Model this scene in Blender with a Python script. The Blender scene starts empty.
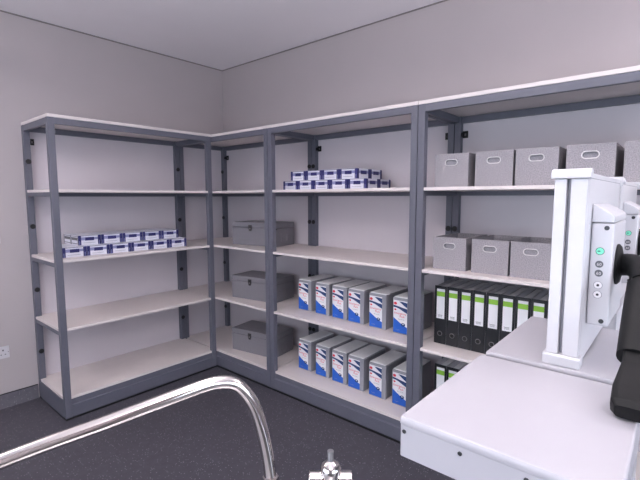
import bpy, bmesh, math, random
from mathutils import Vector, Matrix
random.seed(4)
S = bpy.context.scene
COL = S.collection
PI = math.pi

# ------------------------------------------------------------ camera
cd = bpy.data.cameras.new('camera'); cam = bpy.data.objects.new('camera', cd); COL.objects.link(cam)
cd.sensor_width = 36; cd.lens = 426.34 / 640 * 36; cd.clip_start = .02
CY, CP, CR = math.radians(40.51), math.radians(-5.733), math.radians(-.093)
F = Vector((math.cos(CP)*math.cos(CY), math.cos(CP)*math.sin(CY), math.sin(CP)))
R_ = Vector((math.sin(CY), -math.cos(CY), 0)); U = R_.cross(F)
R2 = R_*math.cos(CR)+U*math.sin(CR); U2 = U*math.cos(CR)-R_*math.sin(CR)
cam.matrix_world = Matrix(((R2.x, U2.x, -F.x, -2.715), (R2.y, U2.y, -F.y, -3.599), (R2.z, U2.z, -F.z, 1.474), (0, 0, 0, 1)))
S.camera = cam
# ------------------------------------------------------------ world, lights, exposure
w = bpy.data.worlds.new('world'); S.world = w; w.use_nodes = True
w.node_tree.nodes['Background'].inputs[0].default_value = (.7, .8, 1, 1)
w.node_tree.nodes['Background'].inputs[1].default_value = 1.0
def area(name, loc, rot, sx, sy, power, col):
    l = bpy.data.lights.new(name, 'AREA'); l.shape = 'RECTANGLE'; l.size = sx; l.size_y = sy
    l.energy = power; l.color = col
    o = bpy.data.objects.new(name, l); o.location = loc; o.rotation_euler = rot; COL.objects.link(o); return o
HC = 2.734
XW, YW = -4.3, -5.3            # far ends of the room, behind the camera
FILL_LAMPS = [(-2.15, -2.75), (-3.3, -1.2), (-.9, -4.6), (-3.3, -4.25)]   # added fill lamps out of view, brightening ceiling and room
ZL = 2.36
for x, y in FILL_LAMPS:
    area('fill_lamp_up', (x, y, ZL+.035), (math.radians(180), 0, 0),   .16, 1.1, 30, (1, .93, .94))
    area('fill_lamp_down', (x, y, ZL-.035), (0, 0, 0), .16, 1.1, 4, (1, .95, .95))
area('window_daylight', (-2.3, YW+.06, 1.35), (math.radians(90), 0, 0), 2.6, 1.3, 36, (.78, .88, 1.0))
area('window_daylight', (XW+.06, -2.6, 1.35), (math.radians(90), 0, math.radians(-90)), 2.6, 1.3, 36, (.78, .88, 1.0))
S.view_settings.view_transform = 'Standard'; S.view_settings.look = 'None'
S.view_settings.gamma = 1; S.view_settings.exposure = 0; S.view_settings.use_curve_mapping = False

# ------------------------------------------------------------ materials
M = {}
def lin(c):
    return tuple(((v/255)/12.92 if v/255 <= .04045 else ((v/255+.055)/1.055)**2.4) for v in c)+(1,)
def mat(name, rgb, rough=.5, metal=0, noise=0, scale=60, bump=0, spec=.5, emit=None):
    m = bpy.data.materials.new(name); m.use_nodes = True; nt = m.node_tree; b = nt.nodes['Principled BSDF']
    c = lin(rgb)
    b.inputs['Base Color'].default_value = c; b.inputs['Roughness'].default_value = rough
    b.inputs['Metallic'].default_value = metal; b.inputs['Specular IOR Level'].default_value = spec
    tc = nt.nodes.new('ShaderNodeTexCoord')
    n = nt.nodes.new('ShaderNodeTexNoise'); n.inputs['Scale'].default_value = scale; n.inputs['Detail'].default_value = 4
    nt.links.new(tc.outputs['Object'], n.inputs['Vector'])
    if noise:
        r = nt.nodes.new('ShaderNodeValToRGB')
        r.color_ramp.elements[0].position = .3; r.color_ramp.elements[1].position = .7
        r.color_ramp.elements[0].color = tuple(v*(1-noise) for v in c[:3])+(1,)
        r.color_ramp.elements[1].color = tuple(min(1, v*(1+noise)) for v in c[:3])+(1,)
        nt.links.new(n.outputs['Fac'], r.inputs[0]); nt.links.new(r.outputs[0], b.inputs['Base Color'])
    if bump:
        bp = nt.nodes.new('ShaderNodeBump'); bp.inputs['Strength'].default_value = bump; bp.inputs['Distance'].default_value = .002
        nt.links.new(n.outputs['Fac'], bp.inputs['Height']); nt.links.new(bp.outputs[0], b.inputs['Normal'])
    if emit:
        b.inputs['Emission Color'].default_value = lin(rgb); b.inputs['Emission Strength'].default_value = emit
    M[name] = m; return m
mat('wall', (176, 169, 171), .85, noise=.015, scale=3, bump=.05)
mat('ceiling', (240, 236, 240), .9, noise=.01, scale=3)
mat('pale_sheet', (206, 199, 205), .6, noise=.01, scale=4)
mat('joint_shade', (120, 114, 116), .7)  # grey for the shade line under the ceiling
mat('steel', (97, 98, 110), .42, 0, noise=.03, scale=40)
mat('shelf', (224, 215, 213), .45, noise=.015, scale=20)
mat('black', (14, 14, 16), .5)
mat('black_rubber', (12, 12, 14), .6, noise=.1, scale=30, spec=.3)
mat('tray_grey', (172, 170, 177), .35, noise=.01, scale=20)
mat('black_card', (22, 23, 28), .45, noise=.06, scale=80)
mat('grey_card', (206, 205, 212), .3, noise=.04, scale=80)
mat('paper', (236, 235, 238), .7)
mat('page_block', (250, 249, 250), .5)
mat('lime', (142, 196, 66), .6)
mat('felt', (152, 148, 153), .95, noise=.26, scale=200, bump=.8)
mat('felt_inside', (146, 144, 150), .95, noise=.2, scale=190, bump=.6)
mat('white_ring', (214, 210, 212), .35)
mat('storage_grey', (124, 122, 129), .5, noise=.03, scale=60)
mat('latch', (60, 60, 62), .35, .7)
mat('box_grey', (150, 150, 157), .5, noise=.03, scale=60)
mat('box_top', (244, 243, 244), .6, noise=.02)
mat('navy', (28, 60, 110), .5)
mat('blue', (30, 92, 190), .5)
mat('red', (226, 60, 78), .5)
mat('pack_white', (226, 226, 236), .55, noise=.03, scale=90)
mat('pack_blue', (38, 38, 100), .5)
mat('pack_light', (140, 142, 182), .5)
mat('plastic', (198, 197, 202), .32, noise=.01, scale=20)
mat('plastic_soft', (196, 195, 201), .4, noise=.01, scale=20)
mat('slot', (136, 136, 144), .5)
mat('screw', (130, 126, 128), .3, .8)
mat('green_button', (120, 226, 190), .3)
mat('grey_button', (92, 92, 98), .4)
mat('ink', (50, 50, 58), .6)
mat('dark_green', (16, 70, 52), .5)
mat('chrome', (204, 198, 196), .09, 1)
mat('sink_steel', (190, 190, 192), .3, 1)
mat('fill_lamp_glow', (255, 250, 244), .5, emit=3)  # glowing faces of the added fill lamps
mat('door_paint', (150, 152, 160), .5)
def floor_mat(name, base, k):
    m = mat(name, base, .5, noise=.10, scale=30)
    nt = m.node_tree; b = nt.nodes['Principled BSDF']
    tc = nt.nodes.new('ShaderNodeTexCoord')
    vo = nt.nodes.new('ShaderNodeTexVoronoi'); vo.inputs['Scale'].default_value = 95
    nt.links.new(tc.outputs['Object'], vo.inputs['Vector'])
    r = nt.nodes.new('ShaderNodeValToRGB'); r.color_ramp.elements[0].position = .16; r.color_ramp.elements[1].position = .24
    r.color_ramp.elements[0].color = (1, 1, 1, 1); r.color_ramp.elements[1].color = (0, 0, 0, 1)
    nt.links.new(vo.outputs['Distance'], r.inputs[0])
    sep = nt.nodes.new('ShaderNodeSeparateColor'); nt.links.new(vo.outputs['Color'], sep.inputs[0])
    gt = nt.nodes.new('ShaderNodeMath'); gt.operation = 'GREATER_THAN'; gt.inputs[1].default_value = .62
    nt.links.new(sep.outputs[0], gt.inputs[0])
    mu = nt.nodes.new('ShaderNodeMath'); mu.operation = 'MULTIPLY'
    nt.links.new(r.outputs[0], mu.inputs[0]); nt.links.new(gt.outputs[0], mu.inputs[1])
    mx = nt.nodes.new('ShaderNodeMix'); mx.data_type = 'RGBA'
    src = b.inputs['Base Color'].links[0].from_socket
    nt.links.new(mu.outputs[0], mx.inputs[0]); nt.links.new(src, mx.inputs[6]); mx.inputs[7].default_value = lin(k)
    nt.links.new(mx.outputs[2], b.inputs['Base Color'])
floor_mat('floor', (73, 71, 79), (165, 162, 170))
floor_mat('skirting', (102, 100, 108), (170, 168, 174))

# ------------------------------------------------------------ mesh helpers
class MB:
    def __init__(s): s.bm = bmesh.new(); s.mats = []
    def mi(s, m):
        if m not in s.mats: s.mats.append(m)
        return s.mats.index(m)
    def _f(s, vs, m, smooth=False):
        try: f = s.bm.faces.new(vs)
        except ValueError: return
        f.material_index = s.mi(m); f.smooth = smooth
    def box(s, x0, x1, y0, y1, z0, z1, m):
        if x0 > x1: x0, x1 = x1, x0
        if y0 > y1: y0, y1 = y1, y0
        v = [s.bm.verts.new((x, y, z)) for z in (z0, z1) for x, y in ((x0, y0), (x1, y0), (x1, y1), (x0, y1))]
        for q in ((3, 2, 1, 0), (4, 5, 6, 7), (0, 1, 5, 4), (1, 2, 6, 5), (2, 3, 7, 6), (3, 0, 4, 7)):
            s._f([v[i] for i in q], m)
        return s
    def prism(s, pts, vec, m, smooth=False):
        """polygon pts (3d) swept along vec"""
        vec = Vector(vec); pts = [Vector(p) for p in pts]
        a = [s.bm.verts.new(p) for p in pts]; b = [s.bm.verts.new(p+vec) for p in pts]
        n = Vector((0, 0, 0))
        for i in range(len(pts)): n += pts[i].cross(pts[(i+1) % len(pts)])
        if n.dot(vec) > 0: a.reverse(); b.reverse(); 
        s._f(a, m); s._f(list(reversed(b)), m)
        for i in range(len(a)):
            j = (i+1) % len(a); s._f([a[j], a[i], b[i], b[j]], m, smooth)
        return s
    def loft(s, rings, m, cap=True, smooth=True):
        rr = [[s.bm.verts.new(p) for p in r] for r in rings]
        for i in range(len(rr)-1):
            k = len(rr[i])
            for j in range(k): s._f([rr[i][j], rr[i][(j+1) % k], rr[i+1][(j+1) % k], rr[i+1][j]], m, smooth)
        if cap: s._f(list(reversed(rr[0])), m); s._f(rr[-1], m)
        return s
    def cyl(s, a, b, r, m, r2=None, n=20):
        a = Vector(a); b = Vector(b); d = (b-a).normalized(); r2 = r if r2 is None else r2
        u = d.orthogonal().normalized(); v = d.cross(u)
        ring = lambda c, q: [c+u*q*math.cos(t*2*PI/n)+v*q*math.sin(t*2*PI/n) for t in range(n)]
        return s.loft([ring(a, r), ring(b, r2)], m)
    def lathe(s, a, axis, prof, m, n=24):
        a = Vector(a); d = Vector(axis).normalized(); u = d.orthogonal().normalized(); v = d.cross(u)
        return s.loft([[a+d*h+u*q*math.cos(t*2*PI/n)+v*q*math.sin(t*2*PI/n) for t in range(n)] for h, q in prof], m)
    def tube(s, pts, rad, m, n=16, closed=False, squash=None):
        pts = [Vector(p) for p in pts]; N = len(pts); rings = []
        ref = None
        for i, p in enumerate(pts):
            if closed: t = pts[(i+1) % N]-pts[i-1]
            else: t = pts[min(i+1, N-1)]-pts[max(i-1, 0)]
            t.normalize()
            if ref is None: ref = t.orthogonal().normalized()
            u = (ref-t*ref.dot(t)).normalized(); ref = u; v = t.cross(u)
            r = rad[i] if isinstance(rad, (list, tuple)) else rad
            rings.append([p+u*r*math.cos(k*2*PI/n)+v*r*math.sin(k*2*PI/n) for k in range(n)])
        if closed:
            rr = [[s.bm.verts.new(p) for p in r] for r in rings]
            for i in range(N):
                for j in range(n): s._f([rr[i][j], rr[i][(j+1) % n], rr[(i+1) % N][(j+1) % n], rr[(i+1) % N][j]], m, True)
        else: s.loft(rings, m)
        return s
    def build(s, name, parent=None, bevel=0, seg=2):
        bmesh.ops.recalc_face_normals(s.bm, faces=s.bm.faces)
        for e in s.bm.edges:
            if len(e.link_faces) == 2 and e.calc_face_angle(0) > .6: e.smooth = False
        me = bpy.data.meshes.new(name); s.bm.to_mesh(me); s.bm.free()
        for m in s.mats: me.materials.append(M[m])
        o = bpy.data.objects.new(name, me); COL.objects.link(o)
        if parent: o.parent = parent
        if bevel:
            md = o.modifiers.new('bevel', 'BEVEL'); md.width = bevel; md.segments = seg; md.limit_method = 'ANGLE'; md.angle_limit = .6
        return o
def spline(P, k=6):
    P = [Vector(p) for p in P]; out = []
    for i in range(len(P)-1):
        a, b, c, d = P[max(i-1, 0)], P[i], P[i+1], P[min(i+2, len(P)-1)]
        for j in range(k):
            t = j/k
            out.append(.5*((2*b)+(c-a)*t+(2*a-5*b+4*c-d)*t*t+(3*b-a-3*c+d)*t**3))
    out.append(P[-1]); return out
def tag(o, label, cat, group=None):
    o['label'] = label; o['category'] = cat
    if group: o['group'] = group
    return o
def empty(name, loc, rz=0, label=None, cat=None, group=None):
    o = bpy.data.objects.new(name, None); o.empty_display_size = .05; COL.objects.link(o)
    o.location = loc; o.rotation_euler = (0, 0, rz)
    if label: tag(o, label, cat, group)
    return o
def struct(o): o['kind'] = 'structure'; return o
def copy_tree(o, parent=None):
    c = o.copy(); COL.objects.link(c)
    if parent: c.parent = parent
    for ch in list(o.children): copy_tree(ch, c)
    return c
def place(proto, first, loc, rz, label, group):
    o = proto if first else copy_tree(proto)
    o.location = loc; o.rotation_euler = (0, 0, rz); o['label'] = label; o['group'] = group
    return o
def text_mesh(txt, size, m, name='printed_text', parent=None, origin=(0, 0, 0), ux=(1, 0, 0), uy=(0, 0, 1), align='LEFT', thick=.0001):
    """lettering laid out along ux, upright along uy, as a mesh"""
    cu = bpy.data.curves.new(name, 'FONT'); cu.body = txt; cu.size = size; cu.align_x = align; cu.extrude = thick; cu.space_line = .85
    cu.resolution_u = 2
    t = bpy.data.objects.new(name, cu); COL.objects.link(t)
    dg = bpy.context.evaluated_depsgraph_get(); dg.update()
    me = bpy.data.meshes.new_from_object(t.evaluated_get(dg))
    COL.objects.unlink(t); bpy.data.objects.remove(t)
    ux = Vector(ux); uy = Vector(uy); uz = ux.cross(uy)
    for v in me.vertices:
        v.co = Vector(origin)+ux*v.co.x+uy*v.co.y+uz*v.co.z
    me.materials.clear(); me.materials.append(M[m])
    o = bpy.data.objects.new(name, me); COL.objects.link(o)
    if parent: o.parent = parent
    return o
def plate(outer, holes, thick, m, name, parent, mw):
    """flat plate in local xy with real holes, thickness centred, moved by matrix mw"""
    cu = bpy.data.curves.new(name, 'CURVE'); cu.dimensions = '2D'; cu.fill_mode = 'BOTH'; cu.extrude = thick/2
    for ring in [outer]+holes:
        sp = cu.splines.new('POLY'); sp.points.add(len(ring)-1)
        for i, p in enumerate(ring): sp.points[i].co = (p[0], p[1], 0, 1)
        sp.use_cyclic_u = True
    t = bpy.data.objects.new(name, cu); COL.objects.link(t)
    dg = bpy.context.evaluated_depsgraph_get(); dg.update()
    me = bpy.data.meshes.new_from_object(t.evaluated_get(dg))
    COL.objects.unlink(t); bpy.data.objects.remove(t)
    me.transform(mw); me.materials.clear(); me.materials.append(M[m])
    o = bpy.data.objects.new(name, me); COL.objects.link(o)
    if parent: o.parent = parent
    return o

# ------------------------------------------------------------ room
T = .12
FZ = -.019         # floor level
struct(MB().box(XW-T, T, YW-T, T, FZ-.1, FZ, 'floor').build('floor'))
struct(MB().box(XW-T, T, YW-T, T, HC, HC+.1, 'ceiling').build('ceiling'))
struct(MB().box(XW-T, T, 0, T, FZ, HC, 'wall').build('wall_left'))
struct(MB().box(0, T, YW-T, 0, FZ, HC, 'wall').build('wall_right'))
# the two walls behind the camera hold a window each
def wall_win(name, wn, along, p0, p1, c, out, w0, w1):
    m = MB()
    z0, z1 = .7, 2.0
    def b(a0, a1, za, zb, mb=m, mt='wall', t0=0, t1=T):
        q = sorted((c+out*t0, c+out*t1))
        if along == 'x': mb.box(a0, a1, q[0], q[1], za, zb, mt)
        else: mb.box(q[0], q[1], a0, a1, za, zb, mt)
    b(p0, w0, FZ, HC); b(w1, p1, FZ, HC); b(w0, w1, FZ, z0); b(w0, w1, z1, HC)
    struct(m.build(name))
    root = MB()
    n = 3
    for i in range(n+1):
        a = w0+(w1-w0-.05)*i/n; b(a, a+.05, z0, z1, root, 'plastic', .03, .09)
    b(w0, w1, z0, z0+.05, root, 'plastic', .03, .09); b(w0, w1, z1-.05, z1, root, 'plastic', .03, .09)
    struct(root.build(wn))
wall_win('wall_back', 'window_1', 'x', XW-T, T, YW, -1, -3.7, -.9)
wall_win('wall_far_left', 'window_2', 'y', YW, 0, XW, -1, -4.0, -1.2)
# skirting: coved vinyl with a black line on top
def skirt(name, x0, x1, y0, y1):
    struct(MB().box(x0, x1, y0, y1, FZ, .083, 'skirting').box(x0, x1, y0, y1, .083, .0885, 'black').build(name))
skirt('baseboard_left', XW, -1.756, -.006, 0)
skirt('baseboard_right', -.006, 0, YW, -3.68)
skirt('baseboard_far_left', XW, XW+.006, YW, -.006)
skirt('baseboard_back', XW+.006, -.006, YW, YW+.006)
struct(MB().box(XW, -.004, -.004, 0, HC-.009, HC, 'joint_shade').build('joint_shade_1'))  # dark strips standing in for shade along the wall and ceiling joint
struct(MB().box(-.004, 0, YW, 0, HC-.009, HC, 'joint_shade').build('joint_shade_2'))
for i, (x, y) in enumerate(FILL_LAMPS):  # bodies for the added fill lamps, all out of view
    t = empty('added_fill_lamp', (x, y, ZL), 0, 'slim white fill lamp added out of view over the %s' % ('middle of the room', 'floor beside the left wall', 'white trays', 'far end behind the sink')[i], 'light', 'added fill lamps')
    MB().box(-.095, .095, -.58, -.555, -.03, .03, 'plastic').box(-.095, .095, .555, .58, -.03, .03, 'plastic').box(-.095, -.085, -.555, .555, -.03, .03, 'plastic').box(.085, .095, -.555, .555, -.03, .03, 'plastic').build('frame', t)
    MB().box(-.084, .084, -.554, .554, -.024, .024, 'fill_lamp_glow').build('diffuser', t)
    for y2 in (-.5, .5): MB().cyl((0, y2, .0245), (0, y2, HC-ZL-.0005), .003, 'screw').build('hanging_rod', t)

# ------------------------------------------------------------ shelving
W, D, P_ = 1.2180, .5315, .04
ZB, Z3, Z2, Z1, H = .133, .608, 1.066, 1.528, 2.0
def shelving(loc, rz, label, brackets=(0,), side=False):
    """unit with its back on local y=0, running x 0..W, front at y=-D"""
    t = empty('shelving_unit', loc, rz, label, 'shelving', 'grey and white shelving units')
    g = .0015
    for fx in (0, 1):
        for fy in (0, 1):
            x0 = g if fx == 0 else W-P_-g; y0 = -g-P_ if fy == 0 else -D
            z0 = FZ+.0125
            m = MB().box(x0, x0+P_, y0, y0+P_, z0, H-.02, 'steel')
            m.build('post', t, .0015)
            if fy == 0:
                for z in (.344, .806, 1.268, 1.728):
                    MB().lathe((x0+P_/2, y0, z), (0, -1, 0), [(0, .0175), (.006, .0175), (.009, .014)], 'black', 16).build('plug', t)
                if fx not in brackets: continue
                sx = x0+P_ if fx == 0 else x0
                dr = 1 if fx == 0 else -1
                b = MB().cyl((sx, y0+.02, 1.868), (sx+dr*.009, y0+.02, 1.868), .014, 'black')
                b.box(sx, sx+dr*.034, -.006, -g, 1.848, 1.892, 'black')
                b.box(sx+dr*.012, sx+dr*.022, -.009, -.006, 1.862, 1.876, 'screw')
                b.build('wall_bracket', t)
    MB().box(P_+g, W-P_-g, -g-.0005, -g+.001, ZB, H-.021, 'pale_sheet').build('pale_sheet', t)  # thin sheet between the posts, paler than the wall
    if side: MB().box(g+.0001, g+.0012, -D+P_, -P_-g, ZB, H-.06, 'pale_sheet').build('side_panel', t)  # same pale sheet across one end
    # top frame and board
    MB().box(P_+g, W-P_-g, -D+.002, -D+.027, H-.060, H-.021, 'steel').build('top_beam', t, .001)
    MB().box(P_+g, W-P_-g, -g-.027, -g-.002, H-.060, H-.021, 'steel').build('top_beam', t, .001)
    for x in (g+.002, W-g-.029):
        MB().box(x, x+.027, -D+P_, -P_-g, H-.060, H-.021, 'steel').build('top_beam', t, .001)
    MB().box(0+g, W-g, -D+.0005, -g, H-.020, H, 'shelf').build('top_board', t, .002)
    # shelves on side and back rails
    for z in (Z3, Z2, Z1):
        MB().box(P_+g, W-P_-g, -D+.004, -g, z-.018, z, 'shelf').box(g, P_+g, -D+P_, -P_-g, z-.018, z, 'shelf').box(W-P_-g, W-g, -D+P_, -P_-g, z-.018, z, 'shelf').build('shelf_board', t, .0015)
        for x in (g+.002, W-g-.022):
            MB().box(x, x+.02, -D+P_, -P_-g, z-.046, z-.0185, 'steel').build('shelf_rail', t)
        MB().box(P_+g, W-P_-g, -g-.022, -g-.002, z-.046, z-.0185, 'steel').build('shelf_rail', t)
    # base
    MB().box(P_+g, W-P_-g, -D+.014, -g, ZB-.018, ZB, 'shelf').box(g+.004, P_+g, -D+P_, -P_-g, ZB-.018, ZB, 'shelf').box(W-P_-g, W-g-.004, -D+P_, -P_-g, ZB-.018, ZB, 'shelf').build('base_board', t, .0015)
    b = MB()
    b.prism([(P_+g, -D+.004, FZ+.0125), (P_+g, -D+.001, .075), (P_+g, -D+.010, .080), (P_+g, -D+.010, ZB-.0185), (P_+g, -D+.03, ZB-.0185), (P_+g, -D+.03, FZ+.0125)], (W-2*P_-2*g, 0, 0), 'steel')
    b.build('plinth', t)
    for x in (g, W-g-.02):
        MB().box(x, x+.02, -D+P_, -P_-g, FZ+.0095, ZB-.0185, 'steel').build('side_plinth', t)
    MB().box(g, W-g, -D-.001, -D+.05, FZ, FZ+.012, 'black').box(g, g+.04, -D+.05, -g, FZ, FZ+.0085, 'black').box(W-g-.04, W-g, -D+.05, -g, FZ, FZ+.0085, 'black').build('base_seal', t)
    return t
lab = ['shelving unit standing alone against the left wall, holding blue and white packets on one shelf',
       'shelving unit in the room corner, holding the grey lidded storage boxes',
       'middle shelving unit of the right wall, holding the labelled first aid boxes',
       'rightmost shelving unit, holding felt baskets and black lever arch binders']
LX = -1.7509
u0 = shelving((LX, 0, 0), 0, lab[0])
RY = [0, -1.2231, -2.4462]
W = 1.2231
W -= .001
for i in range(3):
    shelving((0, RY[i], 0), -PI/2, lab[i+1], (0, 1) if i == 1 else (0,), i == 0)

# ------------------------------------------------------------ wall plates
def wall_plate(name, x0, x1, z0, z1, label, cat, kind):
    t = empty(name, ((x0+x1)/2, 0, z0), 0, label, cat)
    hw = (x1-x0)/2; h = z1-z0
    MB().box(-hw, hw, -.009, -.0005, 0, h, 'plastic').build('face_plate', t, .002)
    m = MB()
    if kind == 'socket':
        for sx in (-.036, .036):
            m.box(sx-.004, sx+.004, -.0097, -.009, h*.62, h*.75, 'ink'); m.box(sx-.016, sx-.008, -.0097, -.009, h*.3, h*.36, 'ink'); m.box(sx+.008, sx+.016, -.0097, -.009, h*.3, h*.36, 'ink')
        m.build('pin_hole', t)
        q = MB()
        for sx in (-.066, .066): q.cyl((sx, -.009, h/2), (sx, -.0098, h/2), .003, 'screw')
        q.build('fixing_screw', t)
    else:
        m.box(-.012, .012, -.013, -.009, h*.3, h*.7, 'plastic_soft').build('rocker', t, .001)
wall_plate('power_socket', -2.062, -1.916, .344, .430, 'white double power socket low on the left wall, cut by the left picture edge', 'socket', 'socket')
wall_plate('light_switch', -2.006, -1.920, 1.158, 1.244, 'white light switch on the left wall at the left picture edge, above the socket', 'switch', 'switch')

# ------------------------------------------------------------ felt baskets
def make_basket():
    """front face at local x=0 (facing -x), body to +x, centred on y"""
    t = empty('storage_basket', (0, 0, 0), 0, 'x', 'basket')
    w, h, d, th = .19, .182, .33, .006
    def stad(cx, cy, a, b, n=10):
        r = b; pts = []
        for k in range(n+1): q = -PI/2+PI*k/n; pts.append((cx+a-r+r*math.cos(q), cy+r*math.sin(q)))
        for k in range(n+1): q = PI/2+PI*k/n; pts.append((cx-a+r+r*math.cos(q), cy+r*math.sin(q)))
        return pts
    hole = stad(0, h-.048, .031, .0125)
    # local xy -> (y, z); thickness along x
    mw = Matrix(((0, 0, 1, th/2), (-1, 0, 0, 0), (0, 1, 0, 0), (0, 0, 0, 1)))
    plate([(-w/2, 0), (w/2, 0), (w/2, h), (-w/2, h)], [hole], th, 'felt', 'front_panel', t, mw)
    b = MB()
    b.box(th, d, -w/2, -w/2+th, 0, h, 'felt').box(th, d, w/2-th, w/2, 0, h, 'felt').box(d-th, d, -w/2+th, w/2-th, 0, h, 'felt').box(th, d-th, -w/2+th, w/2-th, 0, .006, 'felt_inside')
    b.build('body', t)
    ring = [(-.001, -p[0], p[1]) for p in stad(0, h-.048, .034, .0155)]
    MB().tube(ring, .0024, 'white_ring', 8, True).build('handle_ring', t)
    MB().box(th+.004, th+.007, -.045, .045, h-.072, h-.024, 'felt_inside').build('added_hole_liner', t)  # felt strip added behind the hole so it does not look dark
    return t
bk = make_basket()
ups = [-2.606, -2.834, -3.036, -3.259, -3.481]
los = [-2.608, -2.830, -3.031]
ordn = ['first', 'second', 'third', 'fourth', 'fifth']
n0 = True
for i, y in enumerate(ups):
    place(bk, n0, (-.44, y, Z1+.0005), 0, 'grey felt basket on the upper shelf of the right unit, %s from the left' % ordn[i], 'felt baskets on the upper shelf'); n0 = False
for i, y in enumerate(los):
    place(bk, False, (-.44, y, Z2+.0005), 0, 'grey felt basket on the shelf above the binders, %s from the left' % ordn[i], 'felt baskets on the shelf above the binders')

# ------------------------------------------------------------ lever arch binders
def make_binder():
    """spine at x=0 facing -x, pitch along -y, y 0..-.073"""
    t = empty('lever_arch_binder', (0, 0, 0), 0, 'x', 'binder')
    w, h, d, c = .073, .347, .285, .003
    m = MB().box(0, c, -w, 0, 0, h, 'black_card')
    m.build('spine', t, .001)
    for y0 in (-w, -c):
        MB().prism([(c, y0, 0), (d, y0, 0), (d, y0, h-.004), (d-.008, y0, h+.013), (d-.03, y0, h-.002), (c, y0, h-.004)], (0, c, 0), 'grey_card').build('cover', t)
    MB().box(c+.006, d-.02, -w+.006, -c-.033, .012, h-.0015, 'page_block').build('papers', t)
    MB().prism([(c, -c-.0005, h-.003), (d*.97, -c-.0005, h+.006), (d*.97, -.026, h+.003), (c, -.034, h-.002)], (0, 0, -.003), 'grey_card').build('lever_plate', t)
    lb = MB().box(-.0006, 0, -w+.011, -.013, h-.195, h-.018, 'paper').box(-.0009, -.0006, -w+.011, -.013, h-.062, h-.034, 'lime')
    lb = lb.build('spine_label', t)
    text_mesh('NAME:\nDATE:', .010, 'ink', 'printed_text', lb, (-.0008, -w/2, h-.178), (0, -1, 0), (0, 0, 1), 'CENTER')
    ring = [(-.001, -w/2+.0135*math.cos(a*PI/10), .062+.0135*math.sin(a*PI/10)) for a in range(20)]
    r = MB().tube(ring, .002, 'screw', 8, True)
    r.cyl((-.0004, -w/2, .062), (.0002, -w/2, .062), .0125, 'black', n=16)
    r.build('finger_ring', t)
    return t
bd = make_binder()
on2 = ['leftmost', 'second from left', 'third from left', 'fourth from left', 'fifth from left', 'sixth from left', 'seventh from left', 'eighth from left', 'ninth from left', 'tenth from left', 'eleventh from left', 'twelfth from left', 'thirteenth from left']
for k in range(13):
    place(bd, k == 0, (-.385, -2.504-.0752*k, Z3+.0005), 0, 'black binder with green and white spine label under the felt baskets, %s' % on2[k], 'black binders on the second shelf')
for k in range(3):
    place(bd, False, (-.385, -2.515-.0752*k, ZB+.0005), 0, 'black binder on the bottom shelf beside the first aid boxes, %s' % on2[k], 'black binders on the bottom shelf')

# ------------------------------------------------------------ first aid boxes
def make_kit():
    """label face at x=0 facing -x; y 0..-.14"""
    t = empty('first_aid_box', (0, 0, 0), 0, 'x', 'box')
    w, h, d = .132, .238, .29
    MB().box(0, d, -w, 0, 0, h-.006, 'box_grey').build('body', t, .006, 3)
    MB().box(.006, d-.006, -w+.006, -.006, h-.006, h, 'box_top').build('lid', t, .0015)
    a0, a1 = -.005, -.103      # label from left to right
    X = -.0005
    def q(pts, m, dx=0): lb.prism([(X-dx, a0+(a1-a0)*u, .008+(h-.03)*v) for u, v in pts], (-.0003, 0, 0), m)
    lb = MB()
    q([(0, 0), (1, 0), (1, 1), (0, 1)], 'paper')
    q([(0, 0), (1, 0), (1, .20)]+[(u, .20+.26*(1-u)**1.2) for u in (.8, .6, .4, .2, 0)], 'blue', .0003)
    q([(1, .63), (1, .77)]+[(u, .77+.075*(1-u)) for u in (.7, .4, 0)]+[(0, .78), (.2, .775), (.45, .745), (.7, .69)], 'navy', .0003)
    q([(1, .80), (1, .955), (.62, .975), (.42, .97), (.55, .93), (.75, .87)], 'navy', .0003)
    q([(.14+.12*math.cos(k*PI/6), .90+.045*math.sin(k*PI/6)) for k in range(12)], 'red', .0006)
    q([(.14+.09*math.cos(k*PI/6), .71+.028*math.sin(k*PI/6)) for k in range(12)], 'red', .0006)
    q([(.72+.15*math.cos(k*PI/6), .27+.055*math.sin(k*PI/6)) for k in range(12)], 'navy', .0006)
    q([(.72+.05*math.cos(k*PI/4), .285+.02*math.sin(k*PI/4)) for k in range(8)], 'paper', .0009)
    lb = lb.build('label', t)
    ym = (a0+a1)/2
    text_mesh('Emergency', .0195, 'red', 'printed_text', lb, (X-.0008, ym, .008+(h-.03)*.575), (0, -1, 0), (0, 0, 1), 'CENTER')
    text_mesh('Pack', .0195, 'red', 'printed_text', lb, (X-.0008, ym-.014, .008+(h-.03)*.485), (0, -1, 0), (0, 0, 1), 'CENTER')
    text_mesh('first aid kit', .010, 'slot', 'printed_text', lb, (X-.0008, ym-.008, .008+(h-.03)*.41), (0, -1, 0), (0, 0, 1), 'CENTER')
    text_mesh('1 pack', .011, 'pack_light', 'printed_text', lb, (X-.0008, ym+.018, .008+(h-.03)*.07), (0, -1, 0), (0, 0, 1), 'CENTER')
    return t
kt = make_kit()
for r, (z, nm, ys) in enumerate(((Z3, 'second', [-1.361, -1.542, -1.706, -1.854, -2.033, -2.220]), (ZB, 'bottom', [-1.357, -1.541, -1.706, -1.856, -2.037, -2.222]))):
    for k, y in enumerate(ys):
        x = -.355-.006*k
        place(kt, r == 0 and k == 0, (x, y, z+.0005), 0, 'grey first aid box with blue swoosh label on the %s shelf, %s' % (nm+(' lowest' if r == 0 else ''), on2[k] if k < 5 else 'rightmost'), 'first aid boxes on the %s shelf' % nm)

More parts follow.
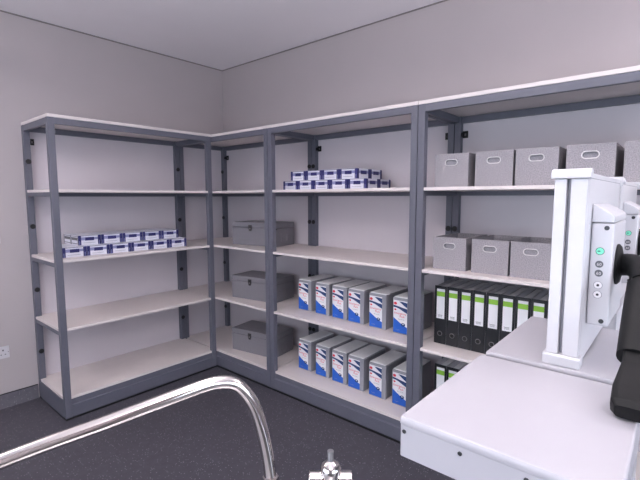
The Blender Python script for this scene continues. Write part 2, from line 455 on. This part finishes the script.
# ------------------------------------------------------------ blue and white packets
def make_packet(L, d):
    """long face at y=0 facing -y, x 0..L, depth .14, height .07"""
    t = empty('glove_packet', (0, 0, 0), 0, 'x', 'packet')
    h = .068
    g = .0015
    MB().box(g, L-g, 0, d-g, 0, h, 'pack_white').build('carton', t)
    p = MB(); e = .0006
    for (xs, xe) in ((0, .022), (L-.022, L)):
        p.box(max(xs, g), min(xe, L-g), -e, 0, .0005, h-.0005, 'pack_blue')
        p.box(max(xs, g)+.008, max(xs, g)+.012, -e*1.5, -e, .0005, .03, 'pack_light')
    p.box(.022, .050, -e, 0, .034, .056, 'pack_light'); p.box(.048, L-.048, -e, 0, .031, .055, 'pack_blue')
    p.box(L-.048, L-.022, -e, 0, .036, .054, 'pack_light'); p.box(.024, L-.024, -e, 0, .0635, h-.0005, 'slot')
    p.box(.034, L-.04, -e*.8, 0, .014, .016, 'slot')
    for (y0, y1, z0, z1, m) in ((.012, d-.014, .034, .054, 'grey_button'), (.004, .008, .001, h-.001, 'ink'), (d-.008, d-.003, .001, h-.001, 'ink'), (.012, d-.014, .008, .013, 'grey_button'), (.012, d-.014, .060, .064, 'grey_button')):
        p.box(g-e, g, y0, y1, z0, z1, m)
    for (y0, y1, z0, z1, m) in ((0, .020, .0005, h-.0005, 'pack_blue'), (d-.022, d-g, .0005, h-.0005, 'pack_blue'), (.040, d-.042, .031, .055, 'pack_blue'), (.020, .040, .036, .054, 'pack_light'), (d-.042, d-.022, .036, .054, 'pack_light')):
        p.box(L-g, L-g+e, y0, y1, z0, z1, m)
    p.box(.004, L-.004, .001, .005, h, h+e, 'pack_light')
    p.build('printed_band', t)
    return t
pks = {0: [make_packet(.1575, .132), True], 1: [make_packet(.1545, .151), True]}
def put_packet(loc, rz, label, grp):
    k = pks[0 if rz == 0 else 1]
    place(k[0], k[1], loc, rz, label, grp); k[1] = False
HL = .0695
g1 = 'blue and white packets on the left unit'
g2 = 'blue and white packets on the middle unit'
# left unit, local +x along the shelf
for k in range(6):
    for r in range(2):
        put_packet((-1.676+.1582*k+.034*r, -.420+.1335*r, Z2+.0005), 0, 'blue and white packet on left unit shelf, lower layer %s row, %s' % (('front', 'back')[r], on2[k]), g1)
for k in range(5):
    for r in range(2):
        put_packet((-1.548+.1582*k, -.352+.1335*r, Z2+.001+HL), 0, 'blue and white packet on left unit shelf, upper layer %s row, %s' % (('front', 'back')[r], on2[k]), g1)
# right unit: faces -x, runs along -y
for k in range(5):
    for r in range(2):
        put_packet((-.370+.152*r, -1.222-.1553*k, Z1+.0005), -PI/2, 'blue and white packet high on middle unit, lower layer %s row, %s' % (('front', 'back')[r], on2[k]), g2)
for k in range(4):
    for r in range(2):
        put_packet((-.370+.152*r, -1.304-.1553*k, Z1+.001+HL), -PI/2, 'blue and white packet high on middle unit, upper layer %s row, %s' % (('front', 'back')[r], on2[k]), g2)

# ------------------------------------------------------------ grey lidded boxes
def make_storage():
    """long face at x=0 facing -x; y 0..-L"""
    t = empty('storage_box', (0, 0, 0), 0, 'x', 'box')
    L, d, h = .47, .27, .196
    MB().box(0, d, -L, 0, 0, h-.045, 'storage_grey').build('body', t, .003)
    MB().box(-.0015, d+.0015, -L-.0015, .0015, h-.043, h, 'storage_grey').build('lid', t, .005, 3)
    l = MB().box(-.005, -.0015, -.222, -.188, h-.056, h-.022, 'latch').prism([(-.006, -.188, h-.050), (-.006, -.222, h-.050), (-.006, -.214, h-.074), (-.006, -.196, h-.074)], (.0055, 0, 0), 'latch').cyl((-.009, -.205, h-.052), (-.004, -.205, h-.052), .005, 'screw')
    l.build('latch', t)
    MB().cyl((.012, -L-.006, h-.050), (.012, -L, h-.050), .006, 'black').build('hinge_pin', t)
    f = MB(); y = -L
    for a in ((.08, .165, .096, .100), (.08, .165, .036, .040), (.08, .084, .040, .096), (.161, .165, .040, .096)):
        f.box(a[0], a[1], y-.003, y, a[2], a[3], 'storage_grey')
    f.build('label_holder', t)
    return t
sb = make_storage()
ang = math.radians(9)
for k, (x, y, z, nm) in enumerate(((-.385, -.600, Z2, 'topmost'), (-.430, -.635, Z3, 'middle'), (-.425, -.615, ZB, 'bottom'))):
    place(sb, k == 0, (x, y, z+.0005), ang, 'grey lidded storage box with latch in the corner unit, %s of the three' % nm, 'grey lidded storage boxes')

# ------------------------------------------------------------ white bench modules
def rrect(x0, x1, y0, y1, r, z, n=6):
    pts = []
    for cx, cy, a in ((x1-r, y1-r, 0), (x0+r, y1-r, 1), (x0+r, y0+r, 2), (x1-r, y0+r, 3)):
        for k in range(n+1):
            q = (a+k/n)*PI/2; pts.append((cx+r*math.cos(q), cy+r*math.sin(q), z))
    return pts
def make_module(x0, x1, y0, y1, label):
    t = empty('equipment_tray', ((x0+x1)/2, (y0+y1)/2, 1.079), 0, label, 'tray', 'white equipment trays')
    a, b = (x1-x0)/2, (y1-y0)/2
    MB().loft([rrect(-a+.001, a-.001, -b+.001, b-.001, .005, z) for z in (0, .050)], 'tray_grey').build('tray_body', t)
    MB().loft([rrect(-a+i, a-i, -b+i, b-i, .0055, z) for i, z in ((.0005, .0505), (0, .0515), (0, .0575), (.0006, .0600), (.002, .0622), (.004, .063))], 'tray_grey').build('tray_top', t)
    for y in (b-.009, b-.096, b-.182, b-.262):
        MB().lathe((-a+.001, y, .0405), (-1, 0, 0), [(0, .0032), (.001, .0032), (.0016, .002)], 'latch', 14).build('screw', t)
    return t
make_module(-2.165, -1.824, -3.567, -3.287, 'white rounded equipment tray in the foreground, nearest the camera at lower right')
make_module(-1.804, -1.440, -3.567, -3.290, 'white equipment tray behind the nearest one, carrying the control column')
# stand that carries the trays
st = empty('support_stand', (-1.5, -3.5, 0), 0, 'white steel stand carrying the white trays and columns', 'stand')
MB().box(-.56, .74, -.03, .03, 1.035, 1.0785, 'plastic_soft').build('rail', st)
for x in (-.40, .60):
    MB().box(x-.025, x+.025, -.025, .025, FZ+.02, 1.0345, 'plastic_soft').build('leg', st)
    MB().box(x-.04, x+.04, -.04, .22 if x > 0 else .04, FZ, FZ+.0195, 'plastic_soft').build('foot', st)
MB().box(.24, .72, .03, .105, 1.06, 1.1415, 'plastic_soft').build('riser', st)

# ------------------------------------------------------------ control columns
def make_column(dx, label):
    t = empty('control_column', (-1.789+dx, -3.436, 1.1422), 0, label, 'column', 'white control columns')
    # local: x forward (away), y; z from tray top
    MB().prism([(-.004, -.0285, 0), (-.004, -.0285, .019), (.0, -.0285, .022), (.03, -.0285, .022), (.03, -.0285, 0)], (0, .066, 0), 'plastic').build('foot', t, .002)
    z0, z1 = .0225, .366
    m = MB().box(.001, .024, .011, .032, z0, z1, 'plastic').box(.001, .024, -.0235, .004, z0, z1, 'plastic').box(.012, .024, .004, .011, z0, z1, 'slot')
    m.build('front_profile', t, .0015)
    MB().box(.0245, .500, -.0235, .030, .004, .377, 'plastic').box(.0245, .500, -.0238, .0302, .3665, .3680, 'slot').build('side_panel', t, .0005)
    r = .0145
    prof = [(-.003+.0, -.0285, .3665)]+[(.011-r*math.cos(a*PI/10), -.0285, .3705+.0145*math.sin(a*PI/10)) for a in range(0, 8)]+[(.024, -.0285, .381), (.024, -.0285, .3665)]
    MB().prism(prof, (0, .0665, 0), 'plastic').build('top_cap', t, .001)
    c = MB().box(.501, .512, -.030, .030, .360, .386, 'plastic').cyl((.5065, -.036, .372), (.5065, -.030, .372), .006, 'plastic_soft')
    c.build('joint_clip', t, .002)
    # control box on the -y side
    ya, yb = -.0242, -.062
    cb = MB().box(.067, .271, yb, ya, .075, .280, 'plastic').build('control_box', t, .004, 3)
    MB().prism([(.067, ya, .2815), (.067, yb, .2815), (.067, yb, .294), (.067, yb+.005, .299), (.067, ya, .318)], (.204, 0, 0), 'plastic').build('sloped_cap', cb, .002)
    yc = -.041; X = .067
    for z in (.271, .081+.004):
        MB().lathe((X, yc-.009, z), (-1, 0, 0), [(0, .0045), (.001, .0045), (.0014, .0035)], 'latch', 14).build('screw', cb)
    gb = MB().lathe((X, yc, .225), (-1, 0, 0), [(0, .0075), (.0008, .0075)], 'dark_green', 20).lathe((X-.0008, yc, .225), (-1, 0, 0), [(0, .0066), (.001, .0064)], 'green_button', 20).box(X-.0021, X-.0018, yc-.001, yc+.004, .2243, .2257, 'dark_green').box(X-.0021, X-.0018, yc+.001, yc+.002, .2235, .2265, 'dark_green').build('power_button', cb)
    gb['label'] = 'round pale green button'
    for z in (.199, .181):
        b = MB().lathe((X, yc, z), (-1, 0, 0), [(0, .0070), (.001, .0068)], 'grey_button', 20).build('timer_button', cb)
        text_mesh('60', .0085, 'white_ring', 'printed_text', b, (X-.0013, yc, z-.003), (0, -1, 0), (0, 0, 1), 'CENTER')
    for z in (.157, .138):
        MB().lathe((X, yc, z), (-1, 0, 0), [(0, .0078), (.0006, .0078)], 'slot', 18).lathe((X-.0006, yc, z), (-1, 0, 0), [(0, .0069), (.0008, .0067)], 'paper', 18).lathe((X-.0014, yc, z), (-1, 0, 0), [(0, .0025), (.0004, .0025)], 'ink', 12).build('jack_socket', cb)
    return t
make_column(0, 'nearest tall white column with control box, slotted front and rounded top cap')
make_column(.55, 'farther white control column, mostly hidden behind the nearest column')

# ------------------------------------------------------------ black handpieces
def make_handpiece(dx, label):
    t = empty('black_handpiece', (-1.66+dx, -3.50, 1.142), 0, label, 'handpiece', 'black handpieces')
    o = Vector((-1.66, -3.50, 1.142)); L = lambda *p: Vector(p)-o
    MB().lathe(L(-1.650, -3.4965, 1.335), (0, -1, 0), [(0, .042), (.005, .042), (.009, .037), (.011, .028)], 'black_rubber', 28).build('mounting_disc', t)
    MB().tube(spline([L(-1.652, -3.508, 1.335), L(-1.665, -3.526, 1.337), L(-1.685, -3.541, 1.331), L(-1.712, -3.548, 1.318), L(-1.735, -3.549, 1.304)], 5), .0225, 'black_rubber', 20).build('elbow_arm', t)
    MB().tube(spline([L(-1.728, -3.549, 1.308), L(-1.733, -3.549, 1.303), L(-1.788, -3.549, 1.255), L(-1.840, -3.550, 1.209), L(-1.843, -3.550, 1.206)], 4), [.022]+[.0255]*15+[.022], 'black_rubber', 24).build('grip', t)
    # neck widening into a flat angular wedge head
    rings = []
    for (x, y, z, a, b) in ((-1.838, -3.552, 1.212, .018, .015), (-1.872, -3.552, 1.193, .017, .015), (-1.925, -3.558, 1.170, .0285, .018), (-1.958, -3.560, 1.161, .0290, .0165), (-1.968, -3.563, 1.157, .0255, .012)):
        c = L(x, y, z); d = Vector((-.86, -.05, -.34)).normalized(); u = Vector((0, 1, 0)); v = d.cross(u).normalized()
        rings.append([c+u*a*math.copysign(abs(math.cos(q))**.35, math.cos(q))+v*b*math.copysign(abs(math.sin(q))**.35, math.sin(q)) for q in [k*2*PI/20 for k in range(20)]])
    MB().loft(rings, 'black_rubber', smooth=False).build('wedge_head', t)
make_handpiece(0, 'black tubular handpiece with wedge head hanging from the nearest control column')
make_handpiece(.55, 'black handpiece on the farther control column, at the right edge')

# ------------------------------------------------------------ sink and taps (foreground)
sk = empty('utility_sink', (-2.5, -3.2, 0), 0, 'stainless steel sink unit carrying the chrome taps below the camera', 'sink')
m = MB()
x0, x1, y0, y1 = -.40, .345, -.34, .195
m.box(x0, x1, y0, y0+.05, .84, .88, 'sink_steel').box(x0, x1, y1-.20, y1, .84, .88, 'sink_steel').box(x0, x0+.05, y0+.05, y1-.20, .84, .88, 'sink_steel').box(x1-.08, x1, y0+.05, y1-.20, .84, .88, 'sink_steel')
m.build('rim', sk)
MB().box(x0+.05, x1-.08, y0+.05, y1-.20, .66, .665, 'sink_steel').box(x0+.045, x0+.05, y0+.05, y1-.2, .66, .8395, 'sink_steel').box(x1-.08, x1-.075, y0+.05, y1-.2, .66, .8395, 'sink_steel').box(x0+.05, x1-.08, y0+.045, y0+.05, .66, .8395, 'sink_steel').box(x0+.05, x1-.08, y1-.2, y1-.195, .66, .8395, 'sink_steel').build('basin', sk)
for x in (x0+.01, x1-.05):
    for y in (y0+.01, y1-.05):
        MB().box(x, x+.035, y, y+.035, FZ, .8395, 'sink_steel').build('leg', sk)
K = .925
cp = Vector((-2.715, -3.599, 1.474))
sp = [(-2.2428, -3.0825, .8805), (-2.2428, -3.0825, .93), (-2.2434, -3.0822, .9858), (-2.2468, -3.0804, 1.0275), (-2.2554, -3.0759, 1.0803), (-2.2656, -3.0707, 1.1218), (-2.2803, -3.0633, 1.1528), (-2.2975, -3.0544, 1.1716), (-2.3231, -3.0412, 1.1767), (-2.3578, -3.0235, 1.1703), (-2.4104, -2.9965, 1.1571), (-2.4718, -2.9652, 1.1414), (-2.5286, -2.9360, 1.1283), (-2.5815, -2.9090, 1.1147), (-2.6404, -2.8789, 1.0979), (-2.668, -2.8648, 1.080), (-2.678, -2.860, 1.045)]
tp = empty('swan_neck_tap', (-2.2428, -3.0825, .8802), 0, 'curved chrome swan-neck spout sweeping across the bottom left foreground', 'tap')
o = Vector(tp.location)
MB().tube([p-o for p in spline(sp, 6)], .0107, 'chrome', 20).build('spout', tp)
MB().lathe((0, 0, 0), (0, 0, 1), [(0, .024), (.006, .024), (.010, .016), (.095, .0125), (.101, .012)], 'chrome', 28).build('base_flange', tp)
MB().lathe((.0, .0, .1015), (.0, .0, 1), [(0, .0125), (.003, .0140), (.011, .0140), (.014, .0115)], 'chrome', 8).build('collar_nut', tp)
mx = empty('mixer_valve', (-2.174, -3.160, .8802), 0, 'chrome mixer valve with a pin on top, at the bottom edge beside the spout', 'tap')
MB().lathe((0, 0, 0), (0, 0, 1), [(0, .024), (.006, .024), (.0065, .0172), (.118, .0172), (.121, .0182), (.127, .0182), (.134, .0150), (.1385, .009), (.1405, .006)], 'chrome', 28).build('valve_body', mx)
MB().cyl((0, 0, .1405), (0, 0, .158), .0056, 'sink_steel').build('pin', mx)
d = Vector((.0487, -.0571, 0)).normalized()
for s in (-1, 1):
    MB().lathe(d*s*.0140+Vector((0, 0, .106)), d*s, [(0, .0142), (.022, .0142), (.0235, .0130), (.0240, .010)], 'chrome', 24).build('side_arm', mx)
